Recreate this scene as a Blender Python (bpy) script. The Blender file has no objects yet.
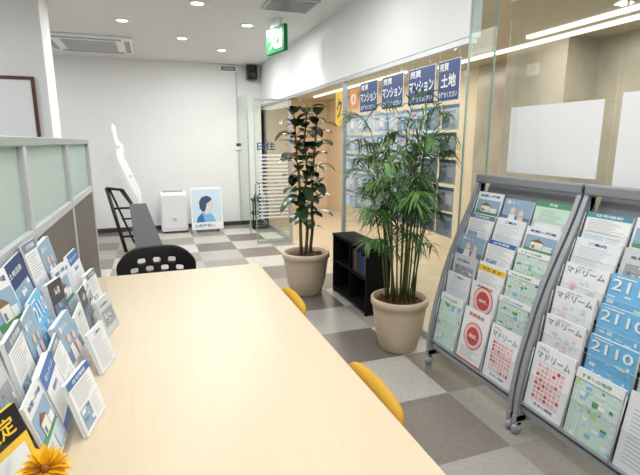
import bpy, bmesh, math, random
from mathutils import Vector, Matrix
R0=random.Random(7)
sc=bpy.context.scene
COL=sc.collection
try:
    sc.view_settings.view_transform='Standard'; sc.view_settings.look='None'
except Exception: pass

# ------------------------------------------------------------ materials
def srgb(c):
    return tuple(((x/255)/12.92 if x/255<=0.04045 else ((x/255+0.055)/1.055)**2.4) for x in c)
MATS={}
def mat(name,c,rough=0.5,metal=0.0,noise=0.0,scale=20,stretch=None,emit=0,bump=0,trans=0,spec=0.5,alpha=1):
    if name in MATS: return MATS[name]
    m=bpy.data.materials.new(name); m.use_nodes=True; nt=m.node_tree; b=nt.nodes['Principled BSDF']
    col=srgb(c)+(1,)
    b.inputs['Base Color'].default_value=col
    b.inputs['Roughness'].default_value=rough; b.inputs['Metallic'].default_value=metal
    b.inputs['Specular IOR Level'].default_value=spec
    if emit:
        b.inputs['Emission Color'].default_value=col; b.inputs['Emission Strength'].default_value=emit
    if noise or bump:
        tc=nt.nodes.new('ShaderNodeTexCoord'); mp=nt.nodes.new('ShaderNodeMapping'); nz=nt.nodes.new('ShaderNodeTexNoise')
        nt.links.new(tc.outputs['Object'],mp.inputs['Vector']); nt.links.new(mp.outputs[0],nz.inputs['Vector'])
        if stretch: mp.inputs['Scale'].default_value=stretch
        nz.inputs['Scale'].default_value=scale; nz.inputs['Detail'].default_value=6
        if noise:
            rp=nt.nodes.new('ShaderNodeValToRGB')
            rp.color_ramp.elements[0].position=0.3; rp.color_ramp.elements[1].position=0.7
            rp.color_ramp.elements[0].color=tuple(x*(1-noise) for x in col[:3])+(1,)
            rp.color_ramp.elements[1].color=tuple(min(1,x*(1+noise)) for x in col[:3])+(1,)
            nt.links.new(nz.outputs['Fac'],rp.inputs[0]); nt.links.new(rp.outputs[0],b.inputs['Base Color'])
        if bump:
            bp=nt.nodes.new('ShaderNodeBump'); bp.inputs['Strength'].default_value=bump; bp.inputs['Distance'].default_value=0.01
            nt.links.new(nz.outputs['Fac'],bp.inputs['Height']); nt.links.new(bp.outputs[0],b.inputs['Normal'])
    MATS[name]=m; return m
def glass_mat(name,tint=(0.95,0.98,0.965),k=.45):
    m=bpy.data.materials.new(name); m.use_nodes=True; nt=m.node_tree
    for n in list(nt.nodes): nt.nodes.remove(n)
    o=nt.nodes.new('ShaderNodeOutputMaterial'); mx=nt.nodes.new('ShaderNodeMixShader')
    t=nt.nodes.new('ShaderNodeBsdfTransparent'); t.inputs[0].default_value=tint+(1,)
    g=nt.nodes.new('ShaderNodeBsdfGlossy'); g.inputs['Roughness'].default_value=0.0
    lw=nt.nodes.new('ShaderNodeLayerWeight'); lw.inputs['Blend'].default_value=.5
    pw=nt.nodes.new('ShaderNodeMath'); pw.operation='POWER'; pw.inputs[1].default_value=4
    ma=nt.nodes.new('ShaderNodeMath'); ma.operation='MULTIPLY_ADD'; ma.inputs[1].default_value=k; ma.inputs[2].default_value=.035
    nt.links.new(lw.outputs['Facing'],pw.inputs[0]); nt.links.new(pw.outputs[0],ma.inputs[0])
    nt.links.new(ma.outputs[0],mx.inputs[0]); nt.links.new(t.outputs[0],mx.inputs[1]); nt.links.new(g.outputs[0],mx.inputs[2])
    nt.links.new(mx.outputs[0],o.inputs[0]); MATS[name]=m; return m
def soft_mat(name,c,fac,trl=True):
    m=bpy.data.materials.new(name); m.use_nodes=True; nt=m.node_tree
    b=nt.nodes['Principled BSDF']; b.inputs['Base Color'].default_value=srgb(c)+(1,); b.inputs['Roughness'].default_value=.35
    o=nt.nodes['Material Output']; tr=nt.nodes.new('ShaderNodeBsdfTranslucent' if trl else 'ShaderNodeBsdfTransparent')
    if trl: tr.inputs[0].default_value=srgb(c)+(1,)
    mx=nt.nodes.new('ShaderNodeMixShader'); mx.inputs[0].default_value=fac
    nt.links.new(b.outputs[0],mx.inputs[1]); nt.links.new(tr.outputs[0],mx.inputs[2]); nt.links.new(mx.outputs[0],o.inputs[0])
    return m
TILE=.5; TOFF=(0.0,0.0)
def floor_mat():
    m=bpy.data.materials.new('carpet_tiles'); m.use_nodes=True; nt=m.node_tree; b=nt.nodes['Principled BSDF']
    b.inputs['Roughness'].default_value=.3; b.inputs['Specular IOR Level'].default_value=.5
    tc=nt.nodes.new('ShaderNodeTexCoord'); mp=nt.nodes.new('ShaderNodeMapping')
    mp.inputs['Scale'].default_value=(1/TILE,1/TILE,1); mp.inputs['Location'].default_value=(TOFF[0],TOFF[1],0.5)
    nt.links.new(tc.outputs['Object'],mp.inputs['Vector'])
    ck=nt.nodes.new('ShaderNodeTexChecker'); ck.inputs['Scale'].default_value=1
    nt.links.new(mp.outputs[0],ck.inputs['Vector'])
    fl=nt.nodes.new('ShaderNodeVectorMath'); fl.operation='FLOOR'; nt.links.new(mp.outputs[0],fl.inputs[0])
    wn=nt.nodes.new('ShaderNodeTexWhiteNoise'); wn.noise_dimensions='2D'; nt.links.new(fl.outputs[0],wn.inputs['Vector'])
    def ramp(cols):
        r=nt.nodes.new('ShaderNodeValToRGB'); r.color_ramp.interpolation='CONSTANT'
        e=r.color_ramp.elements; e[0].position=0; e[0].color=srgb(cols[0])+(1,); e[1].position=1/len(cols); e[1].color=srgb(cols[1])+(1,)
        for i in range(2,len(cols)):
            x=e.new(i/len(cols)); x.color=srgb(cols[i])+(1,)
        nt.links.new(wn.outputs['Value'],r.inputs[0]); return r
    rl=ramp([(196,194,188),(186,183,176),(160,156,150),(200,198,191),(170,166,160)]); rd=ramp([(126,119,111),(144,138,131),(116,109,102),(134,127,119),(150,144,137)])
    mx=nt.nodes.new('ShaderNodeMixRGB'); nt.links.new(ck.outputs['Fac'],mx.inputs[0]); nt.links.new(rl.outputs[0],mx.inputs[1]); nt.links.new(rd.outputs[0],mx.inputs[2])
    nz=nt.nodes.new('ShaderNodeTexNoise'); nz.inputs['Scale'].default_value=40; nz.inputs['Detail'].default_value=6; nt.links.new(tc.outputs['Object'],nz.inputs['Vector'])
    hs=nt.nodes.new('ShaderNodeMixRGB'); hs.blend_type='OVERLAY'; hs.inputs[0].default_value=.25
    nt.links.new(mx.outputs[0],hs.inputs[1]); nt.links.new(nz.outputs['Fac'],hs.inputs[2])
    nt.links.new(hs.outputs[0],b.inputs['Base Color'])
    return m

WHITE=mat('wall_paint',(232,233,233),.8,noise=.02,scale=60,bump=.05)
CEILM=mat('ceiling_board',(221,222,223),.85,noise=.02,scale=90)
ALU=mat('aluminium',(180,184,187),.35,.5)
STEEL=mat('grey_steel',(164,167,172),.38,.3)
DSTEEL=mat('slate_steel',(112,114,118),.45,.35)
BLACK=mat('black_plastic',(22,22,24),.4)
BWOOD=mat('black_board',(20,19,19),.75,spec=.15)
DGREY=mat('dark_grey',(58,58,60),.5)
WOOD=mat('maple_laminate',(207,189,160),.38,noise=.025,scale=5,stretch=(16,1,16))
WPL=mat('white_plastic',(240,241,242),.35)
GPL=mat('pale_grey_plastic',(190,193,194),.4)
MARB=mat('grey_beige_marble',(184,173,156),.2,noise=.2,scale=4,stretch=(1,.7,.5))
BEIGE=mat('beige_ceiling',(202,192,172),.6)
PEACH=mat('peach_wall',(226,206,178),.6,noise=.03,scale=3)
CFLOOR=mat('beige_stone_floor',(196,180,156),.25,noise=.06,scale=3)
TERRA=mat('beige_pot',(206,188,162),.6,noise=.05,scale=25)
SOIL=mat('bark_soil',(96,64,42),.95,noise=.4,scale=80,bump=.8)
LEAFD=mat('rubber_leaf',(42,68,40),.25,noise=.25,scale=12)
LEAFR=mat('rubber_leaf_olive',(70,80,48),.3,noise=.2,scale=12)
PALM=mat('palm_leaf',(88,130,58),.45,noise=.25,scale=10)
PALM2=mat('palm_leaf_dark',(54,92,44),.45,noise=.25,scale=10)
STEM=mat('green_stem',(88,102,54),.6,noise=.2,scale=30)
BARK=mat('tree_bark',(112,94,72),.85,noise=.25,scale=40,bump=.4)
YEL=mat('mustard_fabric',(198,152,54),.85,noise=.05,scale=120,bump=.2,spec=.2)
FABR=mat('taupe_fabric',(112,106,100),.9,noise=.08,scale=120,bump=.2)
FROST=soft_mat('frosted_glass',(222,234,229),.6)
GLASS=glass_mat('clear_glass')
GEDGE=mat('green_glass_edge',(150,176,168),.2)
ACR=glass_mat('clear_acrylic',(0.97,0.98,0.985),.3)
DECAL=soft_mat('frosted_decal',(232,237,240),.25,False)
BROWN=mat('walnut_frame',(88,52,34),.45,noise=.15,scale=20)
EMIT=mat('lamp_glow',(255,250,240),.5,emit=12)
EMITC=mat('tube_glow',(255,252,244),.5,emit=1.3)
P={}
for n,c in dict(white=(236,237,237),cream=(236,230,216),paper=(226,230,233),navy=(40,62,110),blue=(62,112,176),sky=(118,184,226),pale=(200,220,231),
    red=(204,76,72),pink=(232,168,172),rose=(238,200,202),orange=(238,146,64),yellow=(244,200,56),green=(84,150,106),lime=(186,212,140),mint=(198,222,208),grey=(156,158,162),
    dark=(64,66,72),black=(20,20,22),skin=(232,196,172),teal=(78,146,166),brown=(128,96,72),mid=(108,130,152),silver=(200,204,208),sblue=(144,172,194)).items():
    P[n]=mat('print_'+n,c,.4,spec=.4)

# ------------------------------------------------------------ text
TC={}
def txt_geo(s,bold=.012):
    if (s,bold) in TC: return TC[(s,bold)]
    cu=bpy.data.curves.new('t','FONT'); cu.body=s; cu.resolution_u=2; cu.offset=bold
    ob=bpy.data.objects.new('t',cu); COL.objects.link(ob)
    bpy.context.view_layer.update()
    dg=bpy.context.evaluated_depsgraph_get()
    me=bpy.data.meshes.new_from_object(ob.evaluated_get(dg))
    vs=[(v.co.x,v.co.y) for v in me.vertices]; fs=[tuple(p.vertices) for p in me.polygons]
    bpy.data.objects.remove(ob); bpy.data.meshes.remove(me)
    if not vs: TC[(s,bold)]=([],[]); return TC[(s,bold)]
    x0=min(v[0] for v in vs);x1=max(v[0] for v in vs);y0=min(v[1] for v in vs);y1=max(v[1] for v in vs)
    vs=[((x-x0)/max(x1-x0,1e-6),(y-y0)/max(y1-y0,1e-6)) for x,y in vs]
    TC[(s,bold)]=(vs,fs); return TC[(s,bold)]

# ------------------------------------------------------------ mesh builder
class MB:
    def __init__(s): s.bm=bmesh.new(); s.mats=[]; s.M=Matrix()
    def mi(s,m):
        for i,x in enumerate(s.mats):
            if x.name==m.name: return i
        s.mats.append(m); return len(s.mats)-1
    def vf(s,vs,fs,m,smooth=False):
        i=s.mi(m); bv=[s.bm.verts.new(s.M@Vector(v)) for v in vs]
        for f in fs:
            try:
                fc=s.bm.faces.new([bv[k] for k in f]); fc.material_index=i; fc.smooth=smooth
            except ValueError: pass
        return bv
    def box(s,lo,hi,m,bev=0,seg=2):
        x0,y0,z0=lo;x1,y1,z1=hi
        bv=s.vf([(x0,y0,z0),(x1,y0,z0),(x1,y1,z0),(x0,y1,z0),(x0,y0,z1),(x1,y0,z1),(x1,y1,z1),(x0,y1,z1)],
             [(3,2,1,0),(4,5,6,7),(0,1,5,4),(1,2,6,5),(2,3,7,6),(3,0,4,7)],m)
        if bev:
            es={e for v in bv for e in v.link_edges}
            bmesh.ops.bevel(s.bm,geom=list(es),offset=bev,segments=seg,affect='EDGES',profile=.5,clamp_overlap=True)
        return s
    def rect(s,x0,y0,x1,y1,z,m): s.vf([(x0,y0,z),(x1,y0,z),(x1,y1,z),(x0,y1,z)],[(0,1,2,3)],m)
    def poly(s,pts,z,m): s.vf([(x,y,z) for x,y in pts],[tuple(range(len(pts)))],m)
    def disc(s,x,y,r,z,m,seg=16,ry=None):
        ry=ry or r
        s.poly([(x+r*math.cos(i*2*math.pi/seg),y+ry*math.sin(i*2*math.pi/seg)) for i in range(seg)],z,m)
    def prism(s,pts,z0,z1,m,smooth=False):
        n=len(pts); vs=[(x,y,z0) for x,y in pts]+[(x,y,z1) for x,y in pts]
        fs=[tuple(reversed(range(n))),tuple(range(n,2*n))]+[(i,(i+1)%n,n+(i+1)%n,n+i) for i in range(n)]
        s.vf(vs,fs,m)
    def strip(s,front,back,y0,y1,m):
        n=len(front); vs=[]
        for y in (y0,y1):
            vs+=[(x,y,z) for x,z in front]+[(x,y,z) for x,z in back]
        o=2*n; fs=[]
        for i in range(n-1):
            fs+=[(i,i+1,n+i+1,n+i),(o+i,o+n+i,o+n+i+1,o+i+1),(i,o+i,o+i+1,i+1),(n+i,n+i+1,o+n+i+1,o+n+i)]
        fs+=[(0,n,o+n,o),(n-1,o+n-1,o+2*n-1,2*n-1)]
        s.vf(vs,fs,m)
    def tube(s,pts,r,m,seg=8,caps=True):
        pts=[Vector(p) for p in pts]; n=len(pts)
        rs=r if isinstance(r,(list,tuple)) else [r]*n
        t=(pts[1]-pts[0]).normalized(); a=Vector((0,0,1)) if abs(t.z)<.9 else Vector((1,0,0))
        u=t.cross(a).normalized(); vs=[];fs=[]
        for i,p in enumerate(pts):
            t=(pts[min(i+1,n-1)]-pts[max(i-1,0)]).normalized()
            u=(u-t*u.dot(t)).normalized(); w=t.cross(u)
            for k in range(seg):
                an=2*math.pi*k/seg; vs.append(p+(u*math.cos(an)+w*math.sin(an))*rs[i])
        for i in range(n-1):
            for k in range(seg):
                k2=(k+1)%seg; fs.append((i*seg+k,i*seg+k2,(i+1)*seg+k2,(i+1)*seg+k))
        if caps: fs+=[tuple(reversed(range(seg))),tuple(range((n-1)*seg,n*seg))]
        s.vf(vs,fs,m,True)
    def lathe(s,prof,c,m,seg=32,axis='z'):
        vs=[];fs=[];n=len(prof)
        for i in range(seg):
            a=2*math.pi*i/seg
            for r,z in prof:
                if axis=='z': vs.append((c[0]+r*math.cos(a),c[1]+r*math.sin(a),c[2]+z))
                elif axis=='y': vs.append((c[0]+r*math.cos(a),c[1]+z,c[2]+r*math.sin(a)))
                else: vs.append((c[0]+z,c[1]+r*math.cos(a),c[2]+r*math.sin(a)))
        for i in range(seg):
            j=(i+1)%seg
            for k in range(n-1): fs.append((i*n+k,j*n+k,j*n+k+1,i*n+k+1))
        s.vf(vs,fs,m,True)
    def text(s,t,x0,y0,x1,y1,z,m,bold=.012):
        vs,fs=txt_geo(t,bold)
        if vs: s.vf([(x0+x*(x1-x0),y0+y*(y1-y0),z) for x,y in vs],fs,m)
    def done(s,name,parent=None,origin=None,matrix=None,label=None,cat=None,group=None,structure=False,kind=None,sub=0,solid=0,clampx=None):
        vs=s.bm.verts
        if clampx:
            for v in vs: v.co.x=min(v.co.x,clampx)
        if matrix is None:
            if origin is None:
                xs=[v.co.x for v in vs];ys=[v.co.y for v in vs];zs=[v.co.z for v in vs]
                origin=((min(xs)+max(xs))/2,(min(ys)+max(ys))/2,min(zs))
            origin=Vector(origin)
            for v in vs: v.co-=origin
        me=bpy.data.meshes.new(name); s.bm.to_mesh(me); s.bm.free()
        for m in s.mats: me.materials.append(m)
        ob=bpy.data.objects.new(name,me); COL.objects.link(ob)
        if matrix is not None: ob.matrix_world=matrix
        else:
            ob.location=origin-(W[parent.name] if parent else Vector())
            W[ob.name]=origin
        if parent: ob.parent=parent
        tag(ob,label,cat,group)
        if structure: ob['kind']='structure'
        if kind: ob['kind']=kind
        if solid:
            b=ob.modifiers.new('so','SOLIDIFY'); b.thickness=solid; b.offset=0
        if sub:
            b=ob.modifiers.new('s','SUBSURF'); b.levels=sub; b.render_levels=sub
        return ob
W={}
def tag(ob,label=None,cat=None,group=None):
    if label: ob['label']=label
    if cat: ob['category']=cat
    if group: ob['group']=group
def empty(name,loc,label,cat,group=None):
    e=bpy.data.objects.new(name,None); e.location=loc; e.empty_display_size=.1; COL.objects.link(e)
    W[e.name]=Vector(loc); tag(e,label,cat,group); return e
def frame(o,right,up):
    r=Vector(right).normalized(); u=Vector(up); u=(u-r*u.dot(r)).normalized(); n=r.cross(u)
    return Matrix(((r.x,u.x,n.x,o[0]),(r.y,u.y,n.y,o[1]),(r.z,u.z,n.z,o[2]),(0,0,0,1)))
def sbox(name,lo,hi,m,bev=0):
    b=MB(); b.box(lo,hi,m,bev); return b.done(name,structure=True)

# ------------------------------------------------------------ room shell
H=2.62; XR=1.78; XF=1.81; XG=2.05; YB=7.83; XC=3.6; YR=2.36
FL=floor_mat()
b=MB(); b.box((-3,-2.5,-.1),(XG,YR,0),FL); b.box((-3,YR,-.1),(XF,9.5,0),FL); b.done('floor',origin=(0,0,0),structure=True)
b=MB(); b.box((XG,-2.5,-.1),(XC,YR,0),CFLOOR); b.box((XF,YR,-.1),(XC,9.5,0),CFLOOR); b.done('floor_corridor',origin=(0,0,0),structure=True)
b=MB(); b.box((-3,-2.5,H),(XG+.1,YB+.1,H+.1),CEILM); b.done('ceiling',structure=True)
sbox('wall_back',(-3,YB,0),(XF+.06,YB+.12,H),WHITE)
sbox('wall_left',(-3.1,-2.5,0),(-3,YB+.1,H),WHITE)
sbox('wall_front',(-3.1,-2.6,0),(XC+.1,-2.5,H),WHITE)
sbox('wall_side',(-3,4.6,0),(-.78,5.0,H),WHITE)
sbox('wall_right',(XR,YR+.02,2.0),(XF+.05,YB,H),WHITE)
b=MB(); b.box((XG+.0,-2.5,2.22),(XG+.1,YR,H),WHITE); b.done('wall_upper',structure=True)
sbox('wall_corridor',(XC,-2.5,0),(XC+.12,4.6,2.3),MARB)
sbox('wall_column',(XC-.35,3.05,0),(XC,3.75,2.25),MARB)
sbox('wall_corridor_warm',(XC,4.6,0),(XC+.12,9.5,2.3),PEACH)
sbox('wall_far',(XF+.05,9.5,0),(XC+.12,9.6,2.3),PEACH)
b=MB(); b.box((XG+.1,-2.5,2.25),(XC,YR,2.35),BEIGE); b.box((XF+.05,YR,2.25),(XC,9.5,2.35),BEIGE); b.done('ceiling_corridor',structure=True)
sbox('wall_jamb',(XF-.03,YB,0),(XF+.06,9.5,2.3),WHITE)
sbox('baseboard_back',(-3,YB-.012,0),(XF,YB,.07),DGREY)
sbox('trim_1',(XF-.025,YR+.02,1.965),(XF+.025,YB,2.0),ALU)
sbox('trim_2',(XG-.005,-2.5,2.205),(XG+.02,YR,2.22),WPL)
for i,(x,a,c,t) in enumerate([(XG,-2.5,.4,2.205),(XG,.4,1.62,2.205),(XG,1.62,YR,2.205),(XF,YR+.02,3.2,1.97),(XF,3.2,4.28,1.97),(XF,6.22,7.8,1.97)]):
    b=MB(); b.box((x-.005,a+.01,.05),(x+.005,c-.01,t),GLASS); b.done('window_%d'%(i+1),structure=True)
    b=MB(); b.box((x-.02,a,0),(x+.02,c,.05),ALU); b.done('trim_%d'%(10+i),structure=True)
for i,y in enumerate([4.29,6.21]):
    b=MB(); b.box((XF-.02,y-.015,.0),(XF+.02,y+.015,1.97),ALU); b.done('trim_%d'%(20+i),structure=True)
b=MB(); b.box((XR,YR,0),(1.955,YR+.012,H),GLASS); b.box((XR-.005,YR-.001,0),(XR,YR+.013,H),GEDGE); b.box((1.955,YR-.001,0),(1.960,YR+.013,H),GEDGE)
b.done('window_7',structure=True)
b=MB(); b.box((1.32,6.2,.04),(1.79,6.212,1.95),GLASS); b.box((1.312,6.198,0),(1.32,6.214,1.95),GEDGE)
b.box((1.32,6.19,0),(1.79,6.222,.04),ALU); b.box((1.32,6.19,1.94),(1.79,6.222,1.96),ALU)
for k in range(18):
    z=.36+k*.05
    b.vf([(1.35,6.196,z),(1.77,6.196,z),(1.77,6.196,z+.026),(1.35,6.196,z+.026)],[(0,1,2,3)],DECAL)
b.M=frame((1.345,6.195,1.29),(1,0,0),(0,0,1))
b.text('日住',0,0,.25,.11,.001,P['navy'],.02); b.M=Matrix()
b.done('window_8',structure=True)
b=MB(); b.box((1.38,7.0,.03),(1.392,7.8,2.1),GLASS); b.box((1.376,6.99,0),(1.396,7.0,2.1),GEDGE); b.done('window_9',structure=True)

# ------------------------------------------------------------ ceiling things
b=MB(); b.box((-1.1,6.24,H-.035),(-.12,7.22,H),WPL,.012); b.box((-.93,6.41,H-.037),(-.29,7.05,H-.034),WPL)
ac=b.done('air_conditioner',label='white square cassette air conditioner set into the ceiling',cat='air conditioner')
b=MB()
for k in range(14):
    y=6.43+k*.045; b.box((-.91,y,H-.045),(-.31,y+.018,H-.037),GPL)
b.done('grille',parent=ac)
for (x0,y0,x1,y1) in [(-.98,6.28,-.24,6.34),(-.98,7.12,-.24,7.18),(-1.07,6.36,-1.01,7.1),(-.21,6.36,-.15,7.1)]:
    b=MB(); b.box((x0,y0,H-.042),(x1,y1,H-.035),P['grey']); b.done('louver',parent=ac)
b=MB(); b.box((1.05,4.12,H-.02),(1.5,4.5,H),GPL,.005)
for k in range(9): b.box((1.08,4.15+k*.038,H-.03),(1.47,4.163+k*.038,H-.018),STEEL)
b.done('ceiling_vent',label='grey louvred metal vent on the ceiling',cat='vent')
DL=[(.448,6.1),(-.18,5.44),(.485,4.57),(1.06,5.21),(1.0,6.67),(.1,3.2),(1.1,3.2),(.1,1.6),(1.1,1.6),(.1,0),(1.1,0),(.5,-1.5)]
for i,(x,y) in enumerate(DL):
    b=MB(); b.lathe([(.075,0),(.075,-.006),(.055,-.008),(.05,0)],(x,y,H-.0005),WPL,24); b.lathe([(.052,-.004),(.0001,-.004)],(x,y,H),EMIT,24)
    b.done('downlight',label='small round recessed ceiling downlight with white ring',cat='ceiling light',group='downlights in the ceiling')
    l=bpy.data.lights.new('downlight_lamp','AREA'); l.shape='DISK'; l.size=.14; l.energy=13.5 if y>4 else 7.5; l.color=(1,.995,.985)
    o=bpy.data.objects.new('downlight_lamp',l); o.location=(x,y,H-.03); COL.objects.link(o)
def area(name,loc,size,e,col=(1,1,1),rot=(0,0,0),sy=None):
    l=bpy.data.lights.new(name,'AREA'); l.energy=e; l.color=col; l.size=size
    if sy: l.shape='RECTANGLE'; l.size_y=sy
    o=bpy.data.objects.new(name,l); o.location=loc; o.rotation_euler=rot; COL.objects.link(o)
area('soft_fill_lamp',(.1,.6,H-.04),2.6,32,(.97,.985,1),sy=3.5)  # added soft fill above the camera, out of view, no real fixture
area('soft_fill_lamp',(-2,3,H-.04),1,24,(.97,.985,1),sy=2)  # added unseen fill for the left side, no panel in the ceiling
area('soft_fill_lamp',(-2,6.6,H-.04),1,14,(.97,.985,1),sy=1.5)  # added unseen fill behind the side wall, no fixture
area('corridor_lamp',(2.75,1.8,2.22),.7,38,(1,.99,.97),sy=3)
area('corridor_lamp',(2.75,6.4,2.22),.8,58,(1,.95,.88),sy=4)
for x,y0,y1 in [(3.2,.6,4.8),(2.97,.4,3.2),(3.0,5.2,8.6)]:
    b=MB(); b.box((x-.022,y0,2.225),(x+.022,y1,2.25),EMITC); b.done('fluorescent_light',label='long bright strip light on the corridor ceiling',cat='ceiling light',group='strip lights in the corridor')

# exit sign
e=empty('exit_sign',(1.30,4.9,2.30),'green and white double sided exit sign hanging from the ceiling','exit sign')
GRN=mat('exit_green',(0,126,66),.5,emit=.12,spec=.2); EW=mat('exit_white',(240,250,244),.4,emit=.3)
M=frame((1.30,4.9,2.30),(.22,-.975,0),(0,0,1))
b=MB(); b.M=M; b.box((-.2,0,-.02),(.2,.25,.02),GRN,.004); b.done('housing',parent=e)
b=MB(); b.M=M@Matrix.Diagonal((1.5,1,1,1)); b.rect(-.128,.006,.128,.244,.0222,GRN)
W_=EW
b.rect(.01,.04,.10,.21,.0226,W_)
b.disc(-.03,.185,.02,.023,W_); b.poly([(-.06,.16),(-.02,.165),(.0,.10),(-.04,.09)],.023,W_)
b.poly([(-.03,.1),(.0,.1),(.01,.05),(-.01,.05)],.0232,W_); b.poly([(-.04,.1),(-.015,.09),(-.07,.045),(-.09,.055)],.0231,W_)
b.poly([(-.06,.16),(-.05,.145),(-.09,.12),(-.1,.13)],.0233,W_)
b.poly([(.03,.19),(.06,.19),(.06,.12),(.08,.12),(.045,.07),(.01,.12),(.03,.12)],.0233,GRN)
b.done('sign_face',parent=e)
b=MB(); b.M=M; b.box((-.1,.25,-.02),(.1,.32,.02),WPL,.004); b.done('ceiling_mount',parent=e)

# ------------------------------------------------------------ back wall things
b=MB(); b.box((1.13,YB-.03,2.50),(1.39,YB,2.60),WPL,.004); b.M=frame((1.15,YB-.031,2.52),(1,0,0),(0,0,1))
b.rect(0,0,.22,.06,.001,P['dark']); b.text('SERIES',.02,.012,.20,.048,.002,P['white']); b.M=Matrix()
b.done('wall_plate',label='small white plate with dark lettering high on the wall',cat='sign')
e=empty('speaker',(1.62,YB-.09,2.40),'black wall speaker on a bracket near the ceiling','speaker')
b=MB(); b.box((1.54,YB-.18,2.38),(1.70,YB-.04,2.60),BLACK,.012); b.done('cabinet',parent=e)
b=MB(); b.lathe([(.05,0),(.045,.006),(.001,.002)],(1.62,YB-.188,2.45),DGREY,20,'y'); b.lathe([(.022,0),(.001,.003)],(1.62,YB-.186,2.55),DGREY,16,'y'); b.done('driver',parent=e)
b=MB(); b.box((1.60,YB-.05,2.46),(1.64,YB,2.50),BLACK); b.done('bracket',parent=e)
b=MB(); b.box((1.33,YB-.03,1.27),(1.44,YB,1.39),WPL,.005); b.box((1.345,YB-.033,1.33),(1.425,YB-.03,1.38),DGREY); b.done('intercom',label='small white intercom panel on the back wall',cat='intercom')
b=MB(); b.box((1.375,YB-.02,1.39),(1.395,YB,2.5),GPL); b.box((1.375,YB-.02,.07),(1.395,YB,1.27),GPL); b.done('trim_30',structure=True)

e=empty('framed_board',(-1.5,4.585,1.0),'white board in a thin walnut brown frame on the wall','board')
b=MB(); b.box((-2.1,4.58,1.02),(-.89,4.6,1.91),P['white']); b.done('panel',parent=e)
b=MB()
for lo,hi in [((-2.12,4.57,1.0),(-.87,4.6,1.025)),((-2.12,4.57,1.905),(-.87,4.6,1.93)),((-2.12,4.57,1.025),(-2.095,4.6,1.905)),((-.895,4.57,1.025),(-.87,4.6,1.905))]: b.box(lo,hi,BROWN)
b.done('frame',parent=e)

# ------------------------------------------------------------ air purifier
e=empty('air_purifier',(.27,7.5,0),'white boxy air purifier on small feet by the wall','air purifier')
b=MB(); b.box((.08,7.4,.03),(.48,7.64,.64),WPL,.03,3); b.done('body',parent=e)
b=MB(); b.box((.10,7.385,.08),(.46,7.402,.60),mat('purifier_front',(224,226,229),.3),.008); b.box((.25,7.38,.2),(.31,7.386,.25),GPL); b.done('front_panel',parent=e)
b=MB(); b.box((.13,7.45,.638),(.43,7.60,.648),GPL)
for k in range(9): b.box((.14+k*.032,7.46,.648),(.155+k*.032,7.59,.652),DGREY)
b.done('air_outlet',parent=e)
for x in (.12,.42):
    b=MB(); b.box((x,7.44,0),(x+.05,7.6,.03),DGREY); b.done('foot',parent=e)
e=empty('poster_stand',(.78,7.35,0),'white framed portrait poster on a low floor stand','poster stand')
M=frame((.77,7.30,.05),(1,0.05,0),(0,.12,1))
b=MB(); b.M=M; b.box((-.245,0,-.02),(.245,.66,0),WPL,.005); b.done('frame',parent=e)
b=MB(); b.M=M; b.rect(-.225,.02,.225,.64,.001,P['paper']); b.rect(-.225,.02,.225,.12,.002,P['white'])
b.rect(-.225,.12,.225,.62,.002,P['pale'])
b.text('お部屋探し',-.2,.04,.12,.09,.003,P['blue'])
HR=mat('print_hair',(52,74,112),.5); SK=mat('print_cool_skin',(222,204,204),.5)
b.poly([(-.17,.12),(-.15,.2),(-.07,.27),(.02,.27),(.09,.22),(.13,.12)],.003,P['sky'])
b.poly([(-.17,.12),(-.15,.2),(-.07,.27),(-.04,.12)],.0031,P['blue'])
b.poly([(-.04,.24),(.03,.25),(.035,.33),(-.04,.34)],.0036,SK)
b.poly([(-.03,.33),(.04,.315),(.075,.325),(.08,.345),(.092,.352),(.088,.365),(.094,.375),(.105,.385),(.088,.41),(.088,.45),(.06,.49),(-.02,.50),(-.06,.42)],.0038,SK)
b.poly([(.088,.45),(.07,.50),(.01,.53),(-.07,.51),(-.115,.44),(-.11,.34),(-.07,.28),(-.03,.29),(-.01,.36),(.0,.41),(.04,.43),(.07,.46)],.0042,HR)
b.poly([(.058,.412),(.078,.412),(.074,.418),(.06,.418)],.0046,P['dark']); b.poly([(.072,.352),(.089,.356),(.075,.361)],.0046,P['red'])
b.done('poster',parent=e)
b=MB(); b.box((.54,7.26,0),(.59,7.5,.03),GPL); b.box((.95,7.26,0),(1.00,7.5,.03),GPL); b.tube([(.77,7.48,.015),(.77,7.38,.5)],.01,GPL); b.box((.59,7.47,0),(.95,7.49,.03),GPL); b.done('base',parent=e)
e=empty('umbrella_stand',(1.62,7.45,0),'black metal umbrella stand holding dark umbrellas','umbrella stand')
b=MB()
for x in (1.5,1.74):
    for y in (7.33,7.57): b.box((x-.01,y-.01,0),(x+.01,y+.01,.48),BLACK)
for z in (.03,.25,.47):
    for y in (7.33,7.57): b.box((1.5,y-.008,z-.01),(1.74,y+.008,z+.01),BLACK)
    for x in (1.5,1.74): b.box((x-.008,7.33,z-.01),(x+.008,7.57,z+.01),BLACK)
b.done('frame',parent=e)
b=MB(); b.box((1.5,7.33,.0),(1.74,7.57,.02),DGREY); b.done('tray',parent=e)
for x,y,m in [(1.56,7.4,BLACK),(1.64,7.46,P['navy']),(1.69,7.38,P['grey'])]:
    u=empty('umbrella',(x,y,.02),'folded umbrella standing in the rack','umbrella','umbrellas in the stand')
    b=MB(); b.lathe([(.004,0),(.02,.25),(.032,.5),(.012,.56)],(x,y,.02),m,10); b.done('canopy',parent=u)
    b=MB(); b.tube([(x,y,.5),(x,y,.72),(x+.02,y,.76),(x+.05,y,.75),(x+.055,y,.71)],.008,BROWN); b.done('handle',parent=u)

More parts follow.
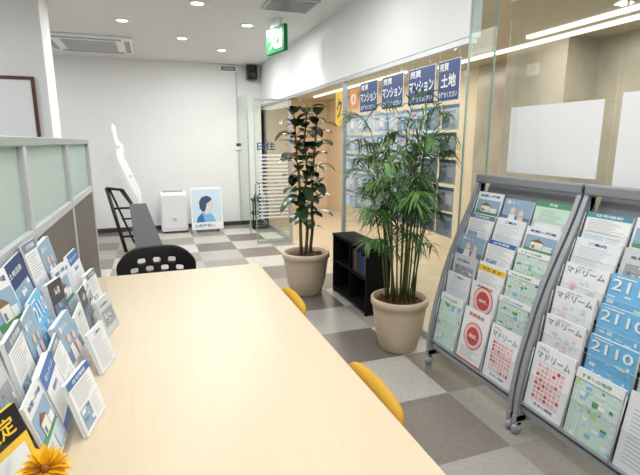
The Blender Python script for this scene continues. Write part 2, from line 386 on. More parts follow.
# black folding easel + white cut-out
e=empty('folding_easel',(-.15,6.4,0),'black folding easel with splayed legs and a grey board','easel')
def bar(b,p,q,w,m): b.tube([p,q],w,m,4)
b=MB(); bar(b,(-.55,6.30,.84),(-.38,6.22,.02),.022,BLACK); bar(b,(-.37,6.30,.81),(.05,6.22,.02),.022,BLACK); bar(b,(-.555,6.30,.835),(-.365,6.30,.81),.018,BLACK); bar(b,(-.41,6.25,.22),(-.06,6.25,.22),.014,BLACK); bar(b,(-.50,6.28,.58),(-.26,6.28,.58),.014,BLACK); b.done('frame',parent=e)
b=MB(); bar(b,(-.52,6.32,.83),(-.30,6.78,.02),.017,BLACK); bar(b,(-.39,6.32,.80),(.02,6.78,.02),.017,BLACK); bar(b,(-.42,6.55,.40),(-.20,6.55,.40),.012,BLACK); b.done('rear_frame',parent=e)
def slab(q,m,name):
    b=MB(); b.vf(q+[(x,y-.015,z) for x,y,z in q],[(0,1,2,3),(7,6,5,4),(0,4,5,1),(1,5,6,2),(2,6,7,3),(3,7,4,0)],m); b.done(name,parent=e)
slab([(-.30,6.20,.64),(-.10,6.20,.64),(.08,6.15,.04),(-.26,6.15,.04)],mat('grey_board',(120,123,128),.5),'board')
b=MB(); b.M=frame((0,7.0,0),(1,0,0),(0,.05,1))
pts=[(-.49,1.60),(-.465,1.66),(-.435,1.62),(-.42,1.45),(-.395,1.40),(-.36,1.37),(-.35,1.30),(-.365,1.22),(-.32,1.10),(-.27,.98),(-.22,.84),(-.17,.70),(-.17,.0),(-.21,.0),(-.21,.62),(-.25,.66),(-.31,.82),(-.36,.95),(-.42,1.12),(-.45,1.22),(-.44,1.35),(-.465,1.45)]
b.prism(list(reversed(pts)),-.05,.0,mat('bright_white_plastic',(254,254,254),.3)); b.disc(-.42,1.33,.016,.002,GPL,12); b.disc(-.29,.93,.014,.002,GPL,12)
b.done('cutout_sign',label='tall irregular white plastic cut-out sign standing behind the easel',cat='sign')

# ------------------------------------------------------------ low partition
e=empty('office_partition',(-.45,2.0,0),'low office partition with frosted glass top and grey frame','partition')
px0,px1=-.47,-.425
ys=[-.9,.0,.95,1.92,2.83,3.76]
b=MB(); b.box((px0-.008,ys[0],1.385),(px1+.008,ys[-1],1.42),mat('partition_rail',(160,172,167),.4,.3),.004); b.done('top_rail',parent=e)
b=MB(); b.box((px0-.004,ys[0],1.045),(px1+.004,ys[-1],1.085),GPL,.003); b.done('rail',parent=e)
b=MB(); b.box((px0-.004,ys[0],0),(px1+.004,ys[-1],.08),GPL,.003); b.done('rail',parent=e)
for i,y in enumerate(ys):
    b=MB(); b.box((px0-.006,y-.02,0),(px1+.006,y+.02,1.386),GPL,.004); b.done('post',parent=e)
for i in range(len(ys)-1):
    b=MB(); b.box((-.453,ys[i]+.02,1.085),(-.441,ys[i+1]-.02,1.386),FROST); b.done('frosted_pane',parent=e)
    b=MB(); b.box((px0,ys[i]+.02,.08),(px1,ys[i+1]-.02,1.046),FABR); b.done('panel',parent=e)

# ------------------------------------------------------------ table
TZ=.72
e=empty('table',(.09,1.3,0),'long light maple laminate meeting table','table')
b=MB(); b.box((-.385,.1,TZ-.03),(.535,2.52,TZ),WOOD,.003); b.done('table_top',parent=e)
b=MB(); b.box((-.30,.2,TZ-.09),(.44,.23,TZ-.03),ALU); b.box((-.30,2.36,TZ-.09),(.44,2.39,TZ-.03),ALU); b.box((.06,.23,TZ-.09),(.10,2.36,TZ-.03),ALU); b.done('under_frame',parent=e)
for x in (-.30,.44):
    for y in (.22,2.37):
        b=MB(); b.tube([(x,y,0),(x,y,TZ-.03)],.022,ALU,12); b.done('leg',parent=e)

# ------------------------------------------------------------ chairs
cx,cy=-.01,2.78
e=empty('chair',(cx,cy,0),'black plastic chair with oval slots in its curved backrest','chair')
nx,ny=31,11; holes=set()
for i0 in (8,14,20): holes|={(i0,7),(i0+1,7),(i0+2,7)}
for i0 in (5,11,17,23): holes|={(i0,5),(i0+1,5),(i0+2,5)}
vs=[];fs=[]
for j in range(ny+1):
    for i in range(nx+1):
        u=-1+2*i/nx; v=j/ny
        top=.28-.075*abs(u)**4; bot=.03*abs(u)**4; hw=.235*(.93+.07*v)*(1-.10*abs(2*v-1)**4)
        x=u*hw; z=bot+(top-bot)*v
        vs.append((cx+x,cy+.13-1.0*x*x+z*.12,.50+z))
for j in range(ny):
    for i in range(nx):
        if (i,j) in holes: continue
        a=j*(nx+1)+i; fs.append((a,a+1,a+nx+2,a+nx+1))
b=MB(); b.vf(vs,fs,BLACK,True); b.done('backrest',parent=e,solid=.016,sub=2)
b=MB(); b.box((cx-.22,cy-.30,.43),(cx+.22,cy+.10,.455),BLACK,.012,3); b.done('seat',parent=e)
for s in (-1,1):
    b=MB(); b.tube([(cx+s*.2,cy+.17,0),(cx+s*.2,cy+.1,.42),(cx+s*.2,cy+.09,.5),(cx+s*.17,cy+.125,.60)],.011,DSTEEL); b.done('leg',parent=e)
    b=MB(); b.tube([(cx+s*.2,cy-.30,0),(cx+s*.19,cy-.24,.42)],.011,DSTEEL); b.done('leg',parent=e)

def pad(b,fn,nu,nv,th,m,sq=3.2):
    vs=[];fs=[]
    for side in (1,-1):
        for j in range(nv+1):
            for i in range(nu+1):
                u=-1+2*i/nu; v=-1+2*j/nv
                uu=u*math.sqrt(max(0,1-.35*v*v*abs(u)**3)); vv=v*math.sqrt(max(0,1-.35*u*u*abs(v)**3))
                t=max(0,(1-abs(u)**sq))**.45*max(0,(1-abs(v)**sq))**.45
                p,n=fn(uu,vv); vs.append(p+n*(th*t*side))
    o=(nu+1)*(nv+1)
    for j in range(nv):
        for i in range(nu):
            a=j*(nu+1)+i; fs.append((a,a+1,a+nu+2,a+nu+1)); fs.append((o+a,o+a+nu+1,o+a+nu+2,o+a+1))
    b.vf(vs,fs,m,True)
    bmesh.ops.remove_doubles(b.bm,verts=list(b.bm.verts),dist=1e-5)
def ychair(cy):
    e=empty('side_chair',(.40,cy,0),'side chair with mustard yellow padded curved backrest pushed under the table','chair','mustard chairs along the table')
    def fb(u,v):
        y=cy+u*.185; z=.635+v*.075; x=.575-.015*u*u+v*.02
        return Vector((x,y,z)),Vector((1,.06*u*2,-.25)).normalized()
    b=MB(); pad(b,fb,20,10,.024,YEL); b.done('backrest',parent=e)
    def fs_(u,v): return Vector((.36+v*.2,cy+u*.2,.44)),Vector((0,0,1))
    b=MB(); pad(b,fs_,18,14,.03,YEL); b.done('seat',parent=e)
    for s in (-1,1):
        b=MB(); b.tube([(.56,cy+s*.17,0),(.53,cy+s*.16,.42),(.545,cy+s*.14,.5),(.565,cy+s*.12,.6)],.011,ALU); b.done('leg',parent=e)
        b=MB(); b.tube([(.15,cy+s*.18,0),(.2,cy+s*.16,.42),(.5,cy+s*.16,.42)],.011,ALU); b.done('leg',parent=e)
ychair(1.12); ychair(1.96)

# ------------------------------------------------------------ plants
def pot(e,c,r,h):
    b=MB(); b.lathe([(.001,0),(r*.62,0),(r*.66,.01),(r*.82,h*.35),(r*.92,h*.75),(r*.94,h*.86),(r,h*.88),(r,h*.98),(r*.97,h),(r*.9,h),(r*.88,h*.9),(r*.86,h*.8)],c,TERRA,40); b.done('pot',parent=e)
    b=MB(); b.lathe([(.001,h*.93),(r*.5,h*.91),(r*.87,h*.88)],c,SOIL,24)
    for i in range(60):
        a=R0.uniform(0,6.28); q=R0.uniform(0,r*.8); s=R0.uniform(.008,.02)
        b.M=Matrix.Translation((c[0]+q*math.cos(a),c[1]+q*math.sin(a),c[2]+h*.92))@Matrix.Rotation(R0.uniform(0,3),4,'Z')@Matrix.Rotation(R0.uniform(-.5,.5),4,'X')
        b.box((-s,-s*.6,-s*.3),(s,s*.6,s*.4),SOIL)
    b.M=Matrix(); b.done('soil',parent=e)
def leaf(b,p,d,L,Wd,m,droop=.3,fold=.25,n=5,pw=.8):
    d=Vector(d).normalized(); side=d.cross(Vector((0,0,1)))
    if side.length<.05: side=Vector((1,0,0))
    side.normalize(); up=side.cross(d).normalized()
    vs=[];fs=[]
    for i in range(n+1):
        t=i/n; w=Wd*math.sin(math.pi*min(1,(t*.93+.05)))**pw*(1 if t<1 else .05)
        c=Vector(p)+d*L*t-Vector((0,0,1))*droop*L*t*t
        vs+= [c-side*w/2+up*w*fold, c, c+side*w/2+up*w*fold]
    for i in range(n):
        for k in (0,1): fs.append((i*3+k,i*3+k+1,i*3+k+4,i*3+k+3))
    b.vf(vs,fs,m,True)
c=(1.30,3.98,0); e=empty('rubber_plant',c,'tall rubber plant with dark glossy leaves in a beige pot','potted plant')
pot(e,c,.222,.40)
b=MB(); f=MB()
trunks=[[(0,0),(.02,.01),(-.01,.02),(.02,0),(.0,.02),(.02,.0)],[(.05,.03),(.08,.04),(.07,.02),(.09,.05),(.11,.04),(.12,.02)],[(-.05,-.02),(-.06,-.03),(-.05,0),(-.07,-.02),(-.08,.02),(-.10,0)]]
for ti,tr in enumerate(trunks):
    hs=[.36,.6,.85,1.15,1.4,[1.72,1.66,1.62][ti]]
    pts=[(c[0]+x,c[1]+y,h) for (x,y),h in zip(tr,hs)]
    b.tube(pts,[.017,.015,.013,.011,.009,.006],BARK,8)
    n=36
    for k in range(n):
        t=k/(n-1); lo=[.6,.7,.8][ti]; z=lo+t*(hs[-1]-lo)
        for i in range(5):
            if hs[i]<=z<=hs[i+1]+1e-6:
                q=(z-hs[i])/(hs[i+1]-hs[i]); x=pts[i][0]*(1-q)+pts[i+1][0]*q; y=pts[i][1]*(1-q)+pts[i+1][1]*q; break
        a=k*2.4+ti+R0.uniform(-.3,.3); el=R0.uniform(-.2,.8)+t*.3
        d=(math.cos(a)*math.cos(el),math.sin(a)*math.cos(el),math.sin(el))
        st=Vector((x,y,z)); p=st+Vector(d)*.04
        f.tube([st,p],.003,STEM,4,False)
        leaf(f,p,d,R0.uniform(.14,.19),R0.uniform(.10,.135),LEAFR if R0.random()<.25 else LEAFD,R0.uniform(.3,.8),.1,6,.6)
b.done('trunk',parent=e); f.done('foliage',parent=e,origin=(c[0],c[1],.7),clampx=1.77)

c=(1.53,2.63,0); e=empty('parlor_palm',c,'bushy green palm with fine feathery fronds in a beige pot','potted plant')
pot(e,c,.195,.37)
b=MB(); f=MB(); rp=random.Random(12)
NST=22
for k in range(NST):
    a=k*2.399; q=.11*math.sqrt((k+.5)/NST)
    bx,by=c[0]+q*math.cos(a),c[1]+q*math.sin(a)
    lean=rp.uniform(.02,.15); hh=[1.44,1.2,1.34,.98,.78,1.40,1.1][k%7]+rp.uniform(-.08,.07)
    top=Vector((bx+lean*math.cos(a),by+lean*math.sin(a),hh))
    mid=Vector((bx+lean*.35*math.cos(a),by+lean*.35*math.sin(a),(hh+.33)/2))
    b.tube([(bx,by,.33),mid,top],[.006,.005,.004],STEM,6)
    nf=3
    for j in range(nf+1):
        fa=a+j*6.283/nf+rp.uniform(-.5,.5); s=rp.uniform(.1,1)
        st=mid.lerp(top,s) if j else top
        L=rp.uniform(.24,.38); el=rp.uniform(.5,1.3) if j else 1.25
        d=Vector((math.cos(fa)*math.cos(el),math.sin(fa)*math.cos(el),math.sin(el)))
        hor=Vector((math.cos(fa),math.sin(fa),0)); pts=[]; p=st.copy(); n=9
        for i in range(n+1):
            pts.append(p.copy()); t=i/n; dd=(d*(1-t*.6)+hor*.5*t-Vector((0,0,1))*.6*t*t).normalized(); p=p+dd*L/n
        if pts[-1].x>1.5 and pts[-1].y<2.46 and pts[-1].z<1.35: continue
        if pts[-1].x<1.22: continue
        f.tube(pts,[.003]*4+[.002]*(n-3),STEM,4,False)
        m=PALM if rp.random()<.6 else PALM2
        for i in range(3,n*2+1,1):
            if i%2==0 and i<11: continue
            t=i/(n*2); ii=min(int(t*n),n-1); fr=t*n-ii; q0=pts[ii].lerp(pts[ii+1],fr); dd=(pts[ii+1]-pts[ii]).normalized()
            side=dd.cross(Vector((0,0,1)))
            if side.length<.1: side=Vector((-math.sin(fa),math.cos(fa),0))
            side.normalize(); LL=(.17*math.sin(math.pi*(.25+.6*t))+.03)*rp.uniform(.8,1.1)
            for sg in (-1,1):
                ld=(side*sg*.7+dd*.85+Vector((0,0,rp.uniform(-.35,.3)))).normalized()
                leaf(f,q0,ld,LL,.0125,m,rp.uniform(.1,.9),.2,3)
b.done('stems',parent=e); f.done('foliage',parent=e,origin=(c[0],c[1],.5),clampx=1.77)

# ------------------------------------------------------------ black low shelf
e=empty('low_bookcase',(1.67,3.7,0),'low black wooden open bookcase standing by the glass','bookcase')
b=MB(); sx0,sx1,sy0,sy1,sh=1.56,1.78,3.22,3.95,.54
b.box((sx0,sy0,0),(sx1,sy0+.02,sh),BWOOD); b.box((sx0,sy1-.02,0),(sx1,sy1,sh),BWOOD); b.box((sx0-.005,sy0-.005,sh),(sx1,sy1+.005,sh+.025),BWOOD,.003)
b.box((sx1-.01,sy0+.02,0),(sx1,sy1-.02,sh),BWOOD); b.box((sx0,sy0+.02,.03),(sx1-.01,sy1-.02,.05),BWOOD); b.box((sx0+.01,3.57,.05),(sx1-.01,3.59,sh),BWOOD); b.done('body',parent=e)
for y0,y1 in [(3.24,3.57),(3.59,3.93)]:
    b=MB(); b.box((sx0+.01,y0,.29),(sx1-.01,y1,.305),BWOOD); b.done('shelf',parent=e)
for i in range(9):
    y=3.26+i*.033; hh=R0.uniform(.15,.2)
    b=MB(); b.box((sx0+.03,y,.306),(sx0+.18,y+.026,.306+hh),P[R0.choice(['dark','navy','dark','dark','brown'])],.002)
    b.done('binder',label='dark document binder standing on the bookcase shelf',cat='binder',group='binders in the bookcase')

# ------------------------------------------------------------ printed covers
def cover(b,w,h,style,rng):
    z=.0008; p=P
    def R(x0,y0,x1,y1,m,k=1): b.rect((x0-.5)*w,y0*h,(x1-.5)*w,y1*h,z*k,p[m])
    def T(s,x0,y0,x1,y1,m,k=3): b.text(s,(x0-.5)*w,y0*h,(x1-.5)*w,y1*h,z*k,p[m])
    def lines(x0,y0,x1,y1,n,m='grey'):
        for i in range(n):
            yy=y1-(y1-y0)*(i+.5)/n; R(x0,yy-.004,x0+(x1-x0)*rng.uniform(.6,1),yy+.004,m,2)
    def scene(x0,y0,x1,y1,pal,n,k=2):
        for i in range(n):
            x=rng.uniform(x0,x1-.05);y=rng.uniform(y0,y1-.03); R(x,y,min(x1,x+rng.uniform(.04,.16)),min(y1,y+rng.uniform(.02,.09)),rng.choice(pal),k+.03*i)
    if style=='dream':
        R(0,0,1,1,'white'); T('マドリーム',.06,.76,.94,.91,'mid'); T('住まい探し',.3,.93,.7,.97,'grey'); R(.15,.08,.85,.70,'paper',2)
        scene(.18,.1,.82,.68,['silver','white','pale','rose','white','silver','pink'],22,3)
    elif style=='grid':
        R(0,0,1,1,'white'); T('VOL.6',.1,.92,.35,.96,'grey'); T('マドリーム',.08,.78,.92,.89,'mid')
        for i in range(7):
            for j in range(8): R(.16+i*.1,.17+j*.07,.235+i*.1,.22+j*.07,rng.choice(['red','pink','rose','pink']),2)
        R(.14,.15,.86,.155,'grey',2); R(.14,.745,.86,.75,'grey',2); T('住まい情報',.25,.07,.75,.11,'navy')
    elif style=='2110':
        R(0,0,1,1,'sky'); R(0,.0,1,.25,rng.choice(['sblue','sky','blue']),2); T('2110',.06,.66,.94,.90,'white',6); scene(.0,.05,1,.60,['pale','sky','mint','white','sky','pale','sblue'],26,2); R(.1,.93,.5,.955,'white',3)
    elif style=='map':
        R(0,0,1,1,'mint')
        scene(0,0,1,.84,['mint','white','lime','cream','sky','pale','paper','green','pale','mint'],60,2)
        for i in range(4):
            y=rng.uniform(.05,.75); R(0,y,1,y+.008,'white',5)
            x=rng.uniform(.05,.95); R(x,0,x+.012,.8,'white',5.2)
        R(0,.86,1,1,'white',6); T('すまいの地図',.12,.895,.75,.955,'green',7)
    elif style=='circle':
        R(0,0,1,1,'white'); T('高額買取',.2,.87,.8,.94,'red'); b.disc(0,.52*h,.36*w,z*2,p['red'],24); b.disc(0,.52*h,.33*w,z*3,p['rose'],24); b.disc(0,.52*h,.24*w,z*4,p['red'],24); T('無料',.36,.48,.64,.56,'white',5)
        lines(.12,.06,.88,.28,7); R(0,0,1,.03,'red',2)
    elif style=='photo':
        R(0,0,1,1,'paper'); R(.05,.35,.95,.78,'sblue',2); R(.05,.35,.95,.44,'green',3); R(.25,.42,.6,.60,'cream',4); b.poly([((.2-.5)*w,.60*h),((.65-.5)*w,.60*h),(-.07*w,.70*h)],z*4,p['brown']); R(.62,.42,.88,.55,'white',4); R(.3,.44,.38,.53,'mid',5); T('新築一戸建',.12,.86,.88,.93,'navy'); lines(.08,.06,.5,.3,6); R(.55,.06,.93,.3,'pale',3)
    elif style=='people':
        R(0,0,1,1,'silver'); R(0,.3,1,1,'sblue',2); R(0,.3,1,.5,'mid',3)
        b.disc(-.12*w,.66*h,.09*w,z*4,p['skin'],14); b.poly([(-.26*w,.3*h),(.02*w,.3*h),(-.02*w,.55*h),(-.22*w,.55*h)],z*4,p['white'])
        b.disc(.18*w,.62*h,.08*w,z*4,p['skin'],14); b.poly([(.06*w,.3*h),(.32*w,.3*h),(.27*w,.52*h),(.1*w,.52*h)],z*4,p['rose']); T('暮らし',.1,.84,.6,.94,'white',5); lines(.1,.05,.9,.26,6)
    elif style=='news':
        R(0,0,1,1,'white'); R(0,.87,1,1,rng.choice(['sblue','mid','blue','mid','teal']),2); T('住宅情報',.2,.90,.8,.97,'white'); lines(.08,.5,.92,.84,9); R(.08,.08,.5,.45,rng.choice(['sblue','pale']),2); scene(.1,.1,.48,.43,['mint','pale','white','mid'],8,3); lines(.56,.08,.92,.45,8)
    elif style=='logo':
        R(0,0,1,1,'white'); R(0,.74,1,.9,'yellow',2); T('すむまる',.15,.775,.85,.865,'dark'); R(0,.0,1,.10,'pale',2); lines(.1,.15,.9,.68,10)
    elif style=='dark':
        R(0,0,1,1,'dark'); R(.06,.1,.94,.62,'mid',2); T('賃貸',.3,.76,.7,.88,'white'); scene(.08,.12,.92,.6,['grey','sblue','silver','mid','brown'],16,3)
    elif style=='green':
        R(0,0,1,1,'mint'); R(0,.86,1,1,'green',2); T('売却',.38,.89,.62,.97,'white'); R(.1,.1,.9,.45,'white',3); lines(.15,.5,.85,.80,5,'green')
    elif style=='plain':
        R(0,0,1,1,'paper'); T('ご案内',.3,.86,.7,.93,'navy'); lines(.12,.08,.88,.82,14)
    elif style=='silver':
        R(0,0,1,1,'silver'); R(.1,.2,.9,.66,'grey',2); T('会社案内',.15,.78,.7,.85,'dark'); scene(.12,.22,.88,.64,['mid','sblue','silver','white'],14,3)
    elif style=='blue':
        R(0,0,1,1,'blue'); R(0,.2,1,.76,'white',2); T('購入ガイド',.15,.83,.85,.91,'white'); T('相談会',.3,.6,.7,.68,'blue',3); lines(.15,.24,.85,.54,6)
    elif style=='navy':
        R(0,0,1,1,'navy'); R(.1,.3,.9,.66,'sblue',2); T('土地活用',.2,.80,.8,.88,'white'); scene(.12,.32,.88,.64,['pale','sky','white'],10,3); lines(.15,.08,.85,.24,4,'sblue')
    elif style=='yellow':
        R(0,0,1,1,'yellow'); R(.1,.12,.9,.6,'white',2); T('リフォーム',.15,.76,.85,.86,'dark'); lines(.16,.16,.84,.56,6)
def brochure(name,o,right,up,w,h,t,style,rng,label,cat,group,edge='white'):
    b=MB(); b.box((-w/2,0,-t),(w/2,h,0),P[edge]); cover(b,w,h,style,rng)
    return b.done(name,matrix=frame(o,right,up),label=label,cat=cat,group=group)
SL={'dream':'white magazine with pale floor plans','grid':'white magazine with pink squares grid','2110':'light blue magazine with large white numbers','map':'pastel green map booklet','circle':'white leaflet with a red circle','photo':'pale property leaflet with a house picture','people':'grey blue booklet with two people','news':'housing leaflet with coloured header','logo':'white leaflet with a yellow title band','dark':'dark grey leaflet with white lettering','green':'pale green leaflet with white lettering','plain':'plain white text leaflet','blue':'blue and white guide leaflet','yellow':'yellow and white leaflet','silver':'silver grey company booklet','navy':'navy leaflet with sky blue picture'}

# ------------------------------------------------------------ magazine racks
PR=[(1.58,.05),(1.572,.12),(1.578,.22),(1.60,.37),(1.636,.51),(1.668,.63),(1.705,.74),(1.75,.85),(1.80,.96),(1.845,1.07),(1.885,1.19)]
def prof(z):
    for (x0,z0),(x1,z1) in zip(PR,PR[1:]):
        if z<=z1: return x0+(x1-x0)*(z-z0)/(z1-z0)
    return PR[-1][0]
RB=mat('rack_panel_grey',(142,145,150),.45,.2)
def rack(ya,yb,styles,seed,lab):
    rng=random.Random(seed); yc=(ya+yb)/2
    e=empty('magazine_rack',(1.78,yc,0),lab,'magazine rack','magazine racks by the glass')
    fine=[]
    n=30
    for i in range(n+1):
        z=.07+(1.19-.07)*i/n; x=(prof(z-.03)+prof(z)+prof(z+.03))/3; fine.append((x,z))
    for y in (ya,yb-.024):
        b=MB(); b.strip(fine,[(x+.055,z+.004) for x,z in fine],y,y+.024,STEEL)
        b.box((1.57,y,.065),(1.99,y+.024,.10),STEEL)
        b.strip([(1.89,1.15),(1.955,.10)],[(1.92,1.15),(1.985,.10)],y,y+.024,STEEL)
        b.done('side_frame',parent=e)
    b=MB(); b.box((1.868,ya,1.16),(1.91,yb,1.21),RB,.008); b.done('top_bar',parent=e)
    b=MB(); fb=[(x+.085,z) for x,z in fine if z>.14]
    b.strip(fb,[(x+.006,z) for x,z in fb],ya+.026,yb-.026,RB); b.done('back_panel',parent=e)
    b=MB(); b.box((1.60,ya+.025,.12),(1.68,yb-.025,.15),STEEL,.004); b.done('bottom_bar',parent=e)
    rows=[(.185,.30)]+[(.628+.119*k-.19,.19) for k in range(0,5)]
    cw=(yb-ya-.06)/3
    for ri,(z0,h) in enumerate(rows):
        xb=prof(z0)+(.025 if ri==0 else .05); xt=prof(z0+h)+.02
        b=MB(); b.box((xb-.016,ya+.026,z0-.012),(prof(z0)+.084,yb-.026,z0-.004),STEEL)
        b.done('shelf',parent=e)
        b=MB()
        up=Vector((xt-xb,0,h))
        b.vf([(xb-.018,ya+.03,z0-.01),(xb-.018,yb-.03,z0-.01),(xb-.018+up.x*.5,yb-.03,z0+h*.5),(xb-.018+up.x*.5,ya+.03,z0+h*.5)],[(0,1,2,3)],ACR)
        b.tube([(xb-.018+up.x*.5,ya+.03,z0+h*.5),(xb-.018+up.x*.5,yb-.03,z0+h*.5)],.001,GPL,4)
        for k in range(4):
            yy=ya+.03+cw*k
            b.tube([(xb-.018,yy,z0),(xt-.014,yy,z0+h*.9)],.003,GPL,5)
        b.done('pocket',parent=e)
        for ci in range(3):
            st=styles[ri][ci]
            w=cw*rng.uniform(.90,.96); yy=yb-.03-cw*(ci+.5)
            t=rng.choice([.006,.01,.012]); up=Vector((xt-xb,rng.uniform(-.010,.010),h))
            hh=up.length*rng.uniform(.93,1.04)
            brochure('magazine',(xb-.004,yy+rng.uniform(-.002,.002),z0-.003),(0,-1,0),up,w,hh,t,st,rng,SL[st]+' standing in the rack','magazine','magazines in the racks')
    for x in (1.59,1.96):
        for yw in (ya+.012,yb-.012):
            b=MB(); b.lathe([(.001,-.013),(.02,-.013),(.027,-.008),(.028,0),(.027,.008),(.02,.013),(.001,.013)],(x,yw,.028),STEEL,18,'y'); b.box((x-.012,yw-.018,.03),(x+.012,yw-.014,.066),GPL); b.box((x-.012,yw+.014,.03),(x+.012,yw+.018,.066),GPL); b.box((x-.014,yw-.018,.055),(x+.014,yw+.018,.066),GPL)
            b.done('caster',parent=e)
S1=[['map','circle','grid'],['plain','circle','map'],['silver','logo','map'],['people','news','map'],['news','plain','photo'],['photo','people','green']]
S2=[['grid','map','plain'],['dream','2110','map'],['dream','2110','people'],['dream','2110','map'],['plain','silver','2110'],['news','photo','plain']]
rack(1.597,2.347,S1,3,'grey steel wheeled magazine rack filled with housing leaflets')
rack(.835,1.582,S2,5,'grey steel wheeled magazine rack with white and blue magazines')

# ------------------------------------------------------------ signs & sheets on glass
SGN=mat('sign_navy',(44,72,128),.4)
XS=XF-.012
for yc,t2,w in [(3.74,'マンション',.34),(3.32,'マンション',.34),(2.905,'マンション',.34),(2.585,'土地',.23)]:
    b=MB(); h=.25; b.box((-w/2,0,-.005),(w/2,h,0),P['white']); b.rect(-w/2+.004,.004,w/2-.004,h-.004,.001,SGN)
    q=w/.35
    b.text('売買',-.15*q,.185,.0,.235,.002,P['white'],.03); b.text(t2,(-.16 if len(t2)>2 else -.12)*q,.085,(.16 if len(t2)>2 else .12)*q,.165,.002,P['white'],.03); b.text('お任せください',-.15*q,.022,.15*q,.06,.002,P['white'],.02)
    b.tube([(-.1,h,0),(-.1,h+.04,0)],.003,ALU,5); b.tube([(.1,h,0),(.1,h+.04,0)],.003,ALU,5)
    b.done('hanging_sign',matrix=frame((XS,yc,1.655),(0,-1,0),(0,0,1)),label='navy property sign for '+('land' if len(t2)==2 else 'apartments')+' hanging at the glass',cat='sign',group='navy property signs on the glass')
rs=random.Random(21)
FILM=soft_mat('listing_film',(212,226,238),.2,False)
for r in range(5):
    for k in range(9):
        y=4.12-k*.196+rs.uniform(-.008,.008)
        z=1.475-r*.172+rs.uniform(-.006,.006); w,h=.182,.156
        b=MB(); b.box((-w/2,0,-.002),(w/2,h,0),FILM)
        hc=rs.choice(['sblue','sblue','sky','sblue','mid','mid']); b.rect(-w/2,h*.86,w/2,h,.001,P[hc])
        b.rect(-w*.45,h*.08,-w*.05,h*.55,.0011,P[rs.choice(['pale','sblue','silver','sblue'])]); b.rect(w*.03,h*.3,w*.42,h*.7,.0011,P[rs.choice(['pale','paper','sblue','white'])])
        for i in range(4): b.rect(w*.03,h*(.06+i*.055),w*rs.uniform(.25,.42),h*(.08+i*.055),.0013,P['grey'])
        b.text(rs.choice(['1,980万円','2,480万円','3LDK','4LDK','中古物件']),-w*.42,h*.64,w*.0,h*.76,.0016,P[rs.choice(['navy','red','navy'])])
        b.done('listing_sheet',matrix=frame((XS,y,z),(0,-1,0),(0,0,1)),label='pale printed property listing sheet taped to the glass',cat='listing sheet',group='listing sheets on the glass')
def gsheet(x,y0,y1,z0,z1,m,label,t=None,tm=None,cat='poster'):
    w=y1-y0; b=MB(); b.box((-w/2,0,-.004),(w/2,z1-z0,0),m)
    if t: b.text(t,-w*.35,(z1-z0)*.2,w*.35,(z1-z0)*.8,.001,tm,.03)
    b.done('poster',matrix=frame((x,(y0+y1)/2,z0),(0,-1,0),(0,0,1)),label=label,cat=cat)
gsheet(XG-.012,1.67,2.28,1.22,1.60,P['white'],'blank white back of a wide poster on the glass')
gsheet(XG-.012,.98,1.58,1.15,1.62,P['white'],'blank white back of a large poster on the glass')
gsheet(XS,4.31,4.50,1.56,1.89,P['yellow'],'yellow poster with dark mark on the glass','ク',P['dark'])
gsheet(XS,3.97,4.14,1.70,1.87,P['orange'],'orange poster with a figure on the glass','0',P['white'])
for y,m in [(5.6,'cream'),(6.3,'orange'),(7.0,'yellow')]:
    b=MB(); b.box((-.25,0,-.005),(.25,.7,0),P[m]); b.rect(-.2,.1,.2,.35,.001,P['white']); b.rect(-.2,.4,.2,.6,.001,P['pale'])
    b.done('poster',matrix=frame((XC-.006,y,1.0),(0,-1,0),(0,0,1)),label='colourful poster on the corridor wall',cat='poster')

# ------------------------------------------------------------ brochures on the table
e=empty('brochure_stand',(-.29,1.45,TZ),'clear acrylic three tier brochure stand on the table','brochure stand')
tiers=[(-.225,TZ+.004),(-.285,TZ+.065),(-.345,TZ+.13)]
for i,(x,z) in enumerate(tiers):
    b=MB(); b.box((x-.035,.86,z-.004),(x+.006,2.08,z),ACR); b.box((x+.003,.86,z),(x+.006,2.08,z+.05),ACR)
    if i: b.box((x+.002,.86,TZ),(x+.006,2.08,z-.004),ACR)
    b.done('tier',parent=e)
for y in (.855,2.08):
    b=MB(); b.box((-.384,y,TZ),(-.215,y+.005,TZ+.16),ACR); b.done('side_panel',parent=e)
rl=random.Random(44)
seqs=[['photo','blue','news','people','plain','dark','photo','news','silver'],['silver','news','people','2110','dark','photo','plain','blue','yellow'],['people','silver','photo','navy','news','people','silver','plain']]
for i,(x,z) in enumerate(tiers):
    y=[.97,.93,.90][i]; w0=[.135,.15,.175][i]; hb=[.165,.185,.225][i]; k=0
    while y+w0<2.10:
        w=w0*rl.uniform(.85,1.1); h=hb*rl.uniform(.88,1.08)
        tilt=.22+rl.uniform(-.06,.07); t=rl.choice([.006,.01,.016])
        up=(-math.sin(tilt),rl.uniform(-.09,.09),math.cos(tilt)); yw=rl.uniform(-.05,.12); right=Vector((yw,1,-up[1]))
        st=seqs[i][k%len(seqs[i])]; k+=1
        brochure('brochure',(x-.004,y+w/2,z+.006),right,up,w,h,t,st,rl,SL[st]+' on the stand','brochure','brochures on the table stand')
        y+=w+.004
for (x,y,yaw,w,h,st) in [(-.165,1.46,.25,.12,.13,'plain'),(-.170,1.15,.22,.13,.14,'news'),(-.172,1.76,.25,.12,.13,'silver')]:
    M_r=Vector((math.sin(yaw),math.cos(yaw),0)); n=M_r.cross(Vector((0,0,1)))
    up=Vector((0,0,1))*.965-n*.26
    brochure('brochure',(x,y,TZ+.002),M_r,up,w,h,.010,st,rl,SL[st]+' leaning against the stand','brochure','brochures on the table stand')
b=MB(); b.box((-.06,0,-.01),(.06,.16,0),P['yellow']); b.rect(-.06,.10,.06,.16,.001,P['black']); b.rect(-.06,.0,.06,.02,.001,P['black']); b.text('査定',-.04,.112,.04,.148,.002,P['yellow'],.02); b.rect(-.045,.035,.045,.085,.001,P['white'])
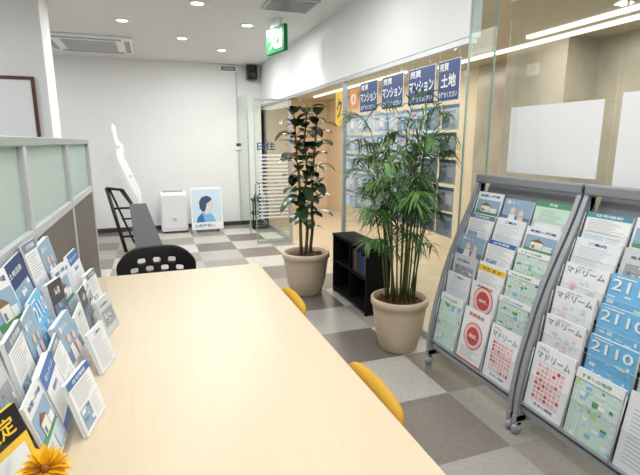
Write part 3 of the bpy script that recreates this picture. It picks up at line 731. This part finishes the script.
b.done('display_card',matrix=frame((-.262,.885,TZ+.035),(.4,1,0),(-.3,0.05,1)),label='yellow and black display card on the table stand',cat='card')
# sunflower
FX,FY=-.215,.84
e=empty('sunflower',(FX,FY,TZ),'artificial orange yellow sunflower in a small white cup','flower')
b=MB(); b.lathe([(.001,0),(.018,0),(.022,.04),(.020,.04),(.016,.004),(.001,.004)],(FX,FY,TZ),WPL,20); b.done('cup',parent=e)
b=MB(); b.tube([(FX,FY,TZ+.005),(FX,FY,TZ+.105)],.003,STEM,6); b.done('stem',parent=e)
PET=mat('sunflower_petal',(250,184,20),.6,noise=.2,scale=60)
nrm=Vector((.3,-.75,.6)).normalized()
ra=Vector((1,.4,0)); ra=(ra-nrm*ra.dot(nrm)).normalized(); ub=nrm.cross(ra)
cc=Vector((FX,FY-.005,TZ+.115)); b=MB()
for ring,(n,L) in enumerate([(18,.041),(16,.033),(12,.023)]):
    for i in range(n):
        a=i*2*math.pi/n+ring*.2; d=ra*math.cos(a)+ub*math.sin(a)+nrm*(.1+.25*ring)
        leaf(b,cc+(ra*math.cos(a)+ub*math.sin(a))*.005,d,L*rl.uniform(.9,1.1),.015,PET,.15,.2,4,.6)
b.done('petals',parent=e)
b=MB(); b.M=Matrix(((ra.x,ub.x,nrm.x,cc.x),(ra.y,ub.y,nrm.y,cc.y),(ra.z,ub.z,nrm.z,cc.z),(0,0,0,1))); b.lathe([(.008,0),(.007,.008),(.004,.011),(.0005,.012)],(0,0,0),mat('flower_core',(150,90,30),.9),16); b.done('flower_center',parent=e)

# ------------------------------------------------------------ world + camera
w=bpy.data.worlds.new('world'); w.use_nodes=True; w.node_tree.nodes['Background'].inputs[0].default_value=(.9,.95,1,1); w.node_tree.nodes['Background'].inputs[1].default_value=.5; sc.world=w
cam=bpy.data.cameras.new('camera'); cam.lens=460/640*36; cam.sensor_width=36; cam.clip_start=.02
co=bpy.data.objects.new('camera',cam); COL.objects.link(co); sc.camera=co
yaw=math.radians(19.9); p=math.radians(11.73)
F=Vector((math.sin(yaw)*math.cos(p),math.cos(yaw)*math.cos(p),-math.sin(p))); Rr=Vector((math.cos(yaw),-math.sin(yaw),0)); U=Rr.cross(F)
B=-F
co.matrix_world=Matrix(((Rr.x,U.x,B.x,0),(Rr.y,U.y,B.y,0),(Rr.z,U.z,B.z,1.4),(0,0,0,1)))
